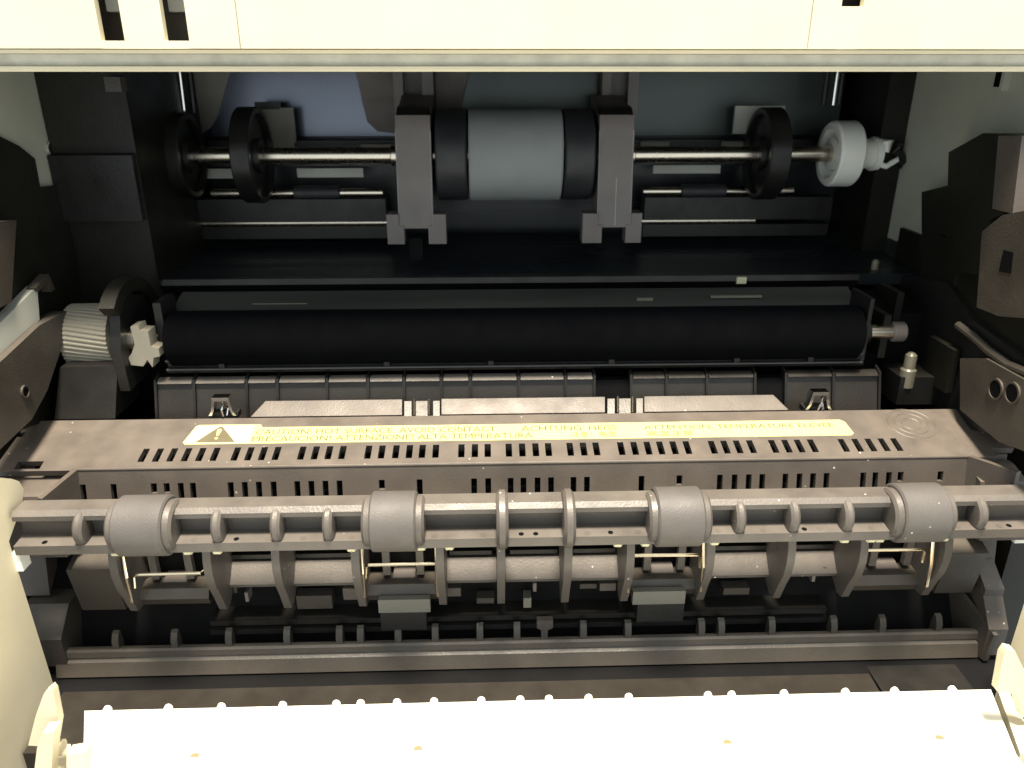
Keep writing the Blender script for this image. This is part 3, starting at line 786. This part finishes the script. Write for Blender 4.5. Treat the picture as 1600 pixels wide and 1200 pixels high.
# edge bead where the top meets the wall
obj('edge_bead', b_tube(NB(), [(XW0 - 1, YTF + .35, ZTF + .05), (XW1 + 1, YTF + .35, ZTF + .05)], 0.6, 10), 'fuser_plastic', fz)
# slanting end wings of the wall
for s, (pa, ya_), (pb, yb2) in ((1, (122, YTF), (70, 192.0)), (-1, (1512, YTF), (1580, 193.0))):
    xa_ = XP(pa, ya_, ZTF)
    xb_ = XP(pb, yb2, ZTF - 5)
    t = 1.6 * s
    zt_b = ZP(768 if s > 0 else 750, yb2)
    b2 = NB()
    b_prism(b2, [(xa_, ya_, ZTF + .4), (xb_, yb2, zt_b), (xb_, yb2, zt_b - 12), (xa_, ya_ - 4, ZWB)],
            [(xa_ - t, ya_ + .6, ZTF + .4), (xb_ - t, yb2 + .6, zt_b), (xb_ - t, yb2 + .6, zt_b - 12), (xa_ - t, ya_ - 3.4, ZWB)])
    obj('end_wing', b2, 'fuser_plastic', fz, bevel=0.3)
# end decks: the stepped parts outside the wings
for x0, x1 in ((XF0 + 1, XP(112, YTF, ZTF)), (XP(1520, YTF, ZTF), XF1 - .5)):
    obj('end_deck', px_prism(NB(), [(YTF + 1, ZTF - 3.2), (YTF - 6, ZTF - 5.2), (YTF - 7, ZTF - 9), (YTF - 11, ZTF - 10), (YTF - 12, ZTF - 22), (YTF + 4, ZTF - 26), (YTF + 4, ZTF - 3.2)], x0, x1), 'fuser_plastic', fz, bevel=0.4)
# raised back flap with clips in its notches
yf0, yf1 = 229.0, 234.0
zf0, zf1 = ZP(646, yf0), ZP(622, yf1)
edges = [(392, 415, 628, 628), (690, 690, 945, 945), (1007, 1007, 1232, 1208)]
for bl, tl, br_, trr in edges:
    a = [(XP(bl, yf0, zf0), yf0, zf0), (XP(br_, yf0, zf0), yf0, zf0), (XP(trr, yf1, zf1), yf1, zf1), (XP(tl, yf1, zf1), yf1, zf1)]
    obj('back_flap', b_prism(NB(), a, [(x, y + .8, z - 2) for x, y, z in a]), 'fuser_plastic', fz, bevel=0.25)
for p0, p1 in ((628, 690), (945, 1007)):
    for q0, q1, mat in ((p0 + 4, p0 + 15, 'rail_plastic'), (p1 - 13, p1 - 3, 'rail_plastic'), (p0 + 22, p1 - 22, 'brown_plastic')):
        a = [(XP(q0, yf0, zf0), yf0 - .6, zf0 - .6), (XP(q1, yf0, zf0), yf0 - .6, zf0 - .6), (XP(q1, yf1, zf1), yf1 - .6, zf1 - .4), (XP(q0, yf1, zf1), yf1 - .6, zf1 - .4)]
        obj('flap_clip', b_prism(NB(), a, [(x, y + 1.4, z - 2.5) for x, y, z in a]), mat, fz, bevel=0.2)
    for q in (p0 + 19, p1 - 20):
        obj('clip_wire', b_tube(NB(), [(XP(q, yf0, zf0), yf0 - .8, zf0 + .2), (XP(q, yf1, zf1), yf1 - 1, zf1 + .4)], 0.35, 6), 'wire', fz)
for px, py in ((348, 633), (1278, 624)):
    yy = 229.5
    z = ZP(py, yy, px); x = XP(px, yy, z)
    h = 3.6
    bm = NB()
    prof = [(-4.4, -3), (-3.4, -1.4), (-3.0, 1.2), (-2.6, 3.2), (2.6, 3.2), (3.0, 1.2), (3.4, -1.4), (4.4, -3), (3.4, -3), (2.5, -1.2), (1.9, 1.9), (-1.9, 1.9), (-2.5, -1.2), (-3.4, -3)]
    py_prism(bm, [(x + a, z + b) for a, b in prof], yy - 1.6, yy + 1.6)
    ob_ = obj('spring_clip', bm, 'chrome', fz, bevel=0.3)
    obj('clip_tongue', b_tube(NB(), [(x, yy - 1.2, z - 3.2), (x + .2, yy - 2.2, z - .6), (x + .8, yy - 1, z + 1.5), (x + 1.4, yy, z - 1), (x + 1.6, yy - 1.5, z - 3)], 0.4, 6), 'chrome', ob_)
    box('clip_base', x - 4.6, x + 4.6, yy - .5, yy + 3, z - 4.2, z - 2.4, 'black_plastic', fz)

# ---- warning label
def lab(px, py): return on_top(px, py)
uL, uR = on_top(292, 676)[0], on_top(1330, 672)[0]
vb, vt = on_top(800, 688)[1], on_top(800, 663)[1]
vt2 = vt + (vt - vb) * 0.20
uM = on_top(410, 665)[0]
def top_pt(u, v, h): return Vector((XF0, YTF, ZTF)) + Vector((1, 0, 0)) * u + vn * v + nrm * h
def top_poly(bm, uv, h0, h1):
    return b_prism(bm, [top_pt(u, v, h0) for u, v in uv], [top_pt(u, v, h1) for u, v in uv])
out = [(uL + .2, vb + .9), (uL + 1.0, vb), (uR - 1.0, vb), (uR + .2, vb + .9), (uR - .6, vt - 1.2), (uR - 1.8, vt), (uM + .4, vt), (uM, vt + .4), (uM - .4, vt2 - .3), (uM - 1, vt2), (uL + 3.0, vt2), (uL + 2.0, vt2 - .7)]
label = obj('caution_label', top_poly(NB(), out, .02, .14), 'label_yellow', fz, label='long yellow warning sticker with a triangle sign and capital lettering')
uw = on_top(394, 676)[0]
outw = [(uL + .7, vb + .95), (uL + 1.3, vb + .5), (uw, vb + .5), (uw, vt2 - .6), (uL + 3.1, vt2 - .6), (uL + 2.4, vt2 - 1.0)]
obj('label_panel', top_poly(NB(), outw, .15, .18), 'label_white', label)
ut, hh = on_top(342, 676)[0], vt2 - vb
tri = [(ut - 6.2, vb + .75), (ut + 6.2, vb + .75), (ut + .5, vt2 - 1.0), (ut - .5, vt2 - 1.0)]
obj('warning_triangle', top_poly(NB(), tri, .19, .21), 'sign_ink', label)
bang = [(ut - .32, vb + hh * .42), (ut + .32, vb + hh * .42), (ut + .75, vb + hh * .70), (ut + .45, vb + hh * .77), (ut - .45, vb + hh * .77), (ut - .75, vb + hh * .70)]
obj('exclamation_mark', top_poly(NB(), bang, .215, .225), 'label_yellow', label)
dot = [(ut + .55 * math.cos(R(a)), vb + hh * .29 + .55 * math.sin(R(a))) for a in range(0, 360, 30)]
obj('exclamation_dot', top_poly(NB(), dot, .215, .225), 'label_yellow', label)
def lettering(txt, u0, u1, vlow, vhigh):
    cu = bpy.data.curves.new('lettering', 'FONT')
    cu.body = txt
    cu.size = 1.0
    cu.resolution_u = 2
    tmp = bpy.data.objects.new('lettering', cu)
    C.objects.link(tmp)
    bpy.context.view_layer.update()
    dg = bpy.context.evaluated_depsgraph_get()
    me = bpy.data.meshes.new_from_object(tmp.evaluated_get(dg))
    bpy.data.objects.remove(tmp)
    bm = bmesh.new()
    bm.from_mesh(me)
    bpy.data.meshes.remove(me)
    if not bm.verts: return
    x0 = min(v.co.x for v in bm.verts); x1 = max(v.co.x for v in bm.verts)
    y0 = min(v.co.y for v in bm.verts); y1 = max(v.co.y for v in bm.verts)
    for v in bm.verts:
        v.co = top_pt(u0 + (v.co.x - x0) / (x1 - x0) * (u1 - u0), vlow + (v.co.y - y0) / (y1 - y0) * (vhigh - vlow), .16)
    obj('lettering', bm, 'ink', label)
hl = vt - vb
r1 = (vb + hl * .54, vb + hl * .86); r2 = (vb + hl * .12, vb + hl * .44)
for txt, a, b_, rr in (('CAUTION: HOT SURFACE  AVOID CONTACT', 400, 775, r1), ('PRECAUCION! ATTENZIONE! ALTA TEMPERATURA', 398, 832, r2),
                       ('ACHTUNG: HEISS', 815, 965, r1), ('注意！高温', 892, 962, r2),
                       ('ATTENTION: TEMPERATURE ÉLEVÉE', 1008, 1308, r1), ('高温注意', 1010, 1083, r2)):
    lettering(txt, on_top(a, 676)[0], on_top(b_, 676)[0], *rr)

# ---- exit roller rail: flanged beam with ribs and four rubber rollers
YR = 187.0
ZR = ZP(811, YR)
rx = lambda p: XP(p, YR - 5, ZR + 2)
xr0, xr1 = rx(12), 146.0
rail = obj('exit_rail', px_prism(NB(), [(YR - 4.6, ZR - 6.0), (YR - 4.6, ZR - 3.2), (YR + 1.0, ZR - 2.6), (YR + 1.0, ZR + 3.0), (YR - 2.2, ZR + 3.2), (YR - 2.2, ZR + 4.6), (YR - .8, ZR + 5.8), (YR + 4.6, ZR + 5.8), (YR + 5, ZR + 4), (YR + 5, ZR - 6.0)], xr0, xr1), 'rail_plastic', fz, bevel=0.35)
first = None
for p in (118, 335, 428, 510, 1160, 1245, 1330, 1540):
    x = rx(p)
    if first is None:
        prof = [(x - 1.5, 4.0), (x - 1.3, 4.9), (x - .6, 5.5), (x + .6, 5.5), (x + 1.3, 4.9), (x + 1.5, 4.0)]
        first = lathe('rail_rib', prof, YR, ZR, 'rail_plastic', rail, 28); fx = x
    else: again(first, 'rail_rib', x - fx)
for p in (785, 890):
    x = rx(p)
    lathe('rail_ring', [(x - 1.7, 6), (x - 1.6, 7.4), (x - .8, 8.3), (x + .8, 8.3), (x + 1.6, 7.4), (x + 1.7, 6)], YR, ZR, 'rail_plastic', rail, 36)
for a, b_ in ((177, 256), (577, 650), (1027, 1100), (1409, 1482)):
    x0, x1 = rx(a), rx(b_)
    rl = lathe('exit_roller', [(x0, 6), (x0, 7.8), (x0 + .5, 8.4), (x1 - .5, 8.4), (x1, 7.8), (x1, 6)], YR, ZR, 'roller_rubber', fz, 56)
    for xx, s in ((x0, -1), (x1, 1)):
        lathe('roller_collar', sorted([(xx - .1 * s, 7.2), (xx + 1.5 * s, 7.0), (xx + 2.2 * s, 6.2)]), YR, ZR, 'rail_plastic', rl, 36)
# pin holes and moulding dimples on the lower flange
for p, big in ((57, 1), (362, 1), (815, 1), (838, 1), (957, 1), (1265, 1), (1590, 1), (295, 0), (468, 0), (545, 0), (677, 0), (755, 0), (920, 0), (1000, 0), (1128, 0), (1200, 0), (1290, 0), (1372, 0), (1508, 0), (1575, 0)):
    x = rx(p); yy = YR - 3.0; z = ZR - 3.05
    bm = NB(); n = 14; q = .75 if big else .9
    ra = [bm.verts.new((x + q * math.cos(2 * math.pi * k / n), yy + q * math.sin(2 * math.pi * k / n), z + .1 * q * math.sin(2 * math.pi * k / n) - .2)) for k in range(n)]
    rb = [bm.verts.new(v.co + Vector((0, 0, .28))) for v in ra]
    for k in range(n): bm.faces.new((ra[k], ra[(k + 1) % n], rb[(k + 1) % n], rb[k]))
    bm.faces.new(rb); bm.faces.new(ra[::-1])
    obj('pin_hole' if big else 'dimple', bm, 'hole_dark' if big else 'fuser_plastic', rail)
# little pale spring ends under the rail
for p in (165, 281, 328, 543, 655, 700, 970, 1014, 1125, 1333, 1375, 1389, 1492):
    x = rx(p); yy = YR - 2.5; z = ZR - 6.9
    lathe('spring_end', [(x - 1.3, .6), (x - .9, 1.1), (x + .9, 1.1), (x + 1.3, .6)], yy, z, 'label_white', rail, 14)

# ---- fins below the rail
ztop, zbot = ZP(842, 192), ZP(946, 192)
fins = [(181, 203), (326, 344), (436, 443), (556, 565), (690, 689), (783, 783), (889, 882), (986, 975), (1110, 1096), (1236, 1216), (1348, 1325), (1474, 1456)]
first = None
for pt, pb in fins:
    xm = XP((pt + pb) / 2, 190, (ztop + zbot) / 2)
    if first is None:
        pr = [(188.5, ztop + 2), (187.2, ztop - 3), (187.0, ztop - 7), (188.0, ztop - 12), (190.2, ztop - 16.5), (193, zbot), (196, zbot - .5), (203, zbot + 4), (206, ztop + 2)]
        first = obj('fin', px_prism(NB(), pr, xm - 1.15, xm + 1.15), 'rail_plastic', fz, bevel=0.4); fx = xm
    else: again(first, 'fin', xm - fx)
# sloping shelves between the fins
def fx_(p, yy=198, pz=888): return XP(p, yy, ZP(pz, yy))
za_, zb2 = ZP(870, 202.5), ZP(905, 198)
for a, b_ in ((344, 432), (448, 556), (694, 776), (790, 880), (890, 972), (1110, 1212), (1228, 1318)):
    obj('shelf', px_prism(NB(), [(202.5, za_), (198, zb2), (198, zb2 - 1.0), (204.5, zb2 - 1.2), (204.5, za_)], fx_(a), fx_(b_)), 'rail_plastic', fz)
    x0, x1 = fx_(a), fx_(b_)
    obj('shelf_lip', b_tube(NB(), [(x0, 198.1, zb2 - .1), (x1, 198.1, zb2 - .1)], 0.4, 8), 'rail_plastic', fz)
    box('shelf_rail', x0 + 1.5, x1 - 1.5, 202.5, 204.5, za_ + 1.0, za_ + 2.4, 'black_plastic', fz)
box('fin_backing', XW0 + 3, XW1 - 3, 204.8, 206.5, zbot - 4, ZTF - 16, 'deep_black', fz)
# sloped shelves outside, at both ends
for a, b_ in ((108, 178), (1480, 1540)):
    obj('shelf', px_prism(NB(), [(200, ZP(855, 200)), (195, ZP(878, 195)), (195, ZP(880, 195)), (198, ZP(940, 198)), (205, ZP(940, 198)), (205, ZP(855, 200))], fx_(a, 197, 870), fx_(b_, 197, 870)), 'brown_plastic', fz, bevel=0.3)
# stations below the rollers: uprights, cross piece, wire spring, small pinch roller
for i, (a, b_, wl, wr, wy) in enumerate(((205, 326, 208, 314, 887), (571, 686, 571, 680, 879), (980, 1096, 986, 1095, 872), (1334, 1452, 1349, 1445, 870))):
    zc0, zc1 = ZP(930, 197), ZP(908, 197)
    obj('cross_piece', px_prism(NB(), [(196, zc0), (195, zc0 + 2.5), (196.5, zc1), (201, zc1 + .3), (204.6, zc1 - 1), (204.6, zc0)], fx_(a), fx_(b_)), 'brown_plastic', fz, bevel=0.5)
    w = b_ - a
    for t in (.28, .74):
        x = fx_(a + w * t)
        box('upright', x - 1.1, x + 1.1, 199, 201, ZP(895, 199), ZP(840, 199), 'rail_plastic', fz)
    x0, x1 = fx_(a + w * .36), fx_(a + w * .66)
    obj('roller_saddle', px_prism(NB(), [(202.5, ZP(888, 202)), (199.5, ZP(899, 199.5)), (199.5, ZP(901, 199.5)), (204.5, ZP(901, 199.5)), (204.5, ZP(888, 202))], x0, x1), 'bracket_plastic', fz, bevel=0.2)
    box('station_bar', fx_(a) + 1, fx_(b_) - 1, 202, 204.6, ZP(912, 202), ZP(902, 202), 'hole_dark', fz)
    yw = 192.0
    zq = ZP(wy, yw); xl_, xr_ = XP(wl, yw, zq), XP(wr, yw, zq)
    if i < 2: pts = [(xl_ - .2, yw, zq - 4.5), (xl_, yw, zq - .8), (xl_ + .8, yw, zq), (xr_, yw, zq + .1), (xr_ + 1, yw + 2, zq + .2)]
    else: pts = [(xr_ + .2, yw, zq - 4.5), (xr_, yw, zq - .8), (xr_ - .8, yw, zq), (xl_, yw, zq + .1), (xl_ - 1, yw + 2, zq + .2)]
    obj('wire_spring', b_tube(NB(), pts, 0.5, 8), 'wire', fz)
    sides = [(190, 205)] if i == 0 else [(565, 569), (681, 684)] if i == 1 else [(986, 982), (1101, 1096)] if i == 2 else [(1460, 1449)]
    for pt, pb in sides:
        pts = [(XP(pt, 190, ZP(850, 190)), 190.5, ZP(846, 190)), (XP((pt * .45 + pb * .55), 189, ZP(890, 189)), 188.6, ZP(890, 189)), (XP(pb, 191, ZP(930, 191)), 191.5, ZP(930, 191))]
        obj('wire_spring', b_tube(NB(), pts, 0.55, 8), 'wire', fz)
    if i in (1, 2):
        p0, p1 = ((591, 672), (989, 1071))[i - 1]
        zz = ZP(939 if i == 1 else 934, 193)
        box('pinch_pad', XP(p0, 192, zz), XP(p1, 192, zz), 192.0, 194.2, zz - 2.7, zz + 2.0, 'grey_nylon', fz, bevel=0.7)
        box('roller_cradle', XP(p0 + 5, 195, zz - 6), XP(p1 - 5, 195, zz - 6), 193, 203, zz - 10, zz - 3.5, 'black_plastic', fz)
# dim machinery below the fins
zc = ZP(945, 203)
for p0, p1, py0, py1, yy, mat in ((465, 520, 925, 945, 200, 'brown_plastic'), (537, 566, 915, 932, 198, 'fuser_plastic'), (694, 720, 918, 930, 198, 'fuser_plastic'), (745, 772, 934, 942, 200, 'brown_plastic'),
                                 (818, 830, 935, 950, 199, 'olive_tab'), (906, 932, 915, 922, 200, 'brown_plastic'), (937, 962, 915, 926, 198, 'fuser_plastic'), (384, 389, 918, 932, 199, 'bracket_plastic'),
                                 (833, 838, 912, 925, 199, 'bracket_plastic'), (1268, 1273, 905, 918, 199, 'bracket_plastic'), (1130, 1170, 926, 936, 200, 'brown_plastic'), (1284, 1290, 896, 908, 199, 'brown_plastic'), (366, 371, 908, 918, 199, 'brown_plastic')):
    a, b_ = ZP(py1, yy), ZP(py0, yy)
    box('mechanism_piece', XP(p0, yy, a), XP(p1, yy, a), yy, yy + 4, a, b_, mat, fz, bevel=0.3)
for py in (958, 972):
    zz = ZP(py, 199)
    box('lower_bar', XP(330, 199, zz), XP(1290, 199, zz), 198, 206, zz - 1.8, zz, 'black_plastic', fz, bevel=0.5)
bpy.context.view_layer.update()
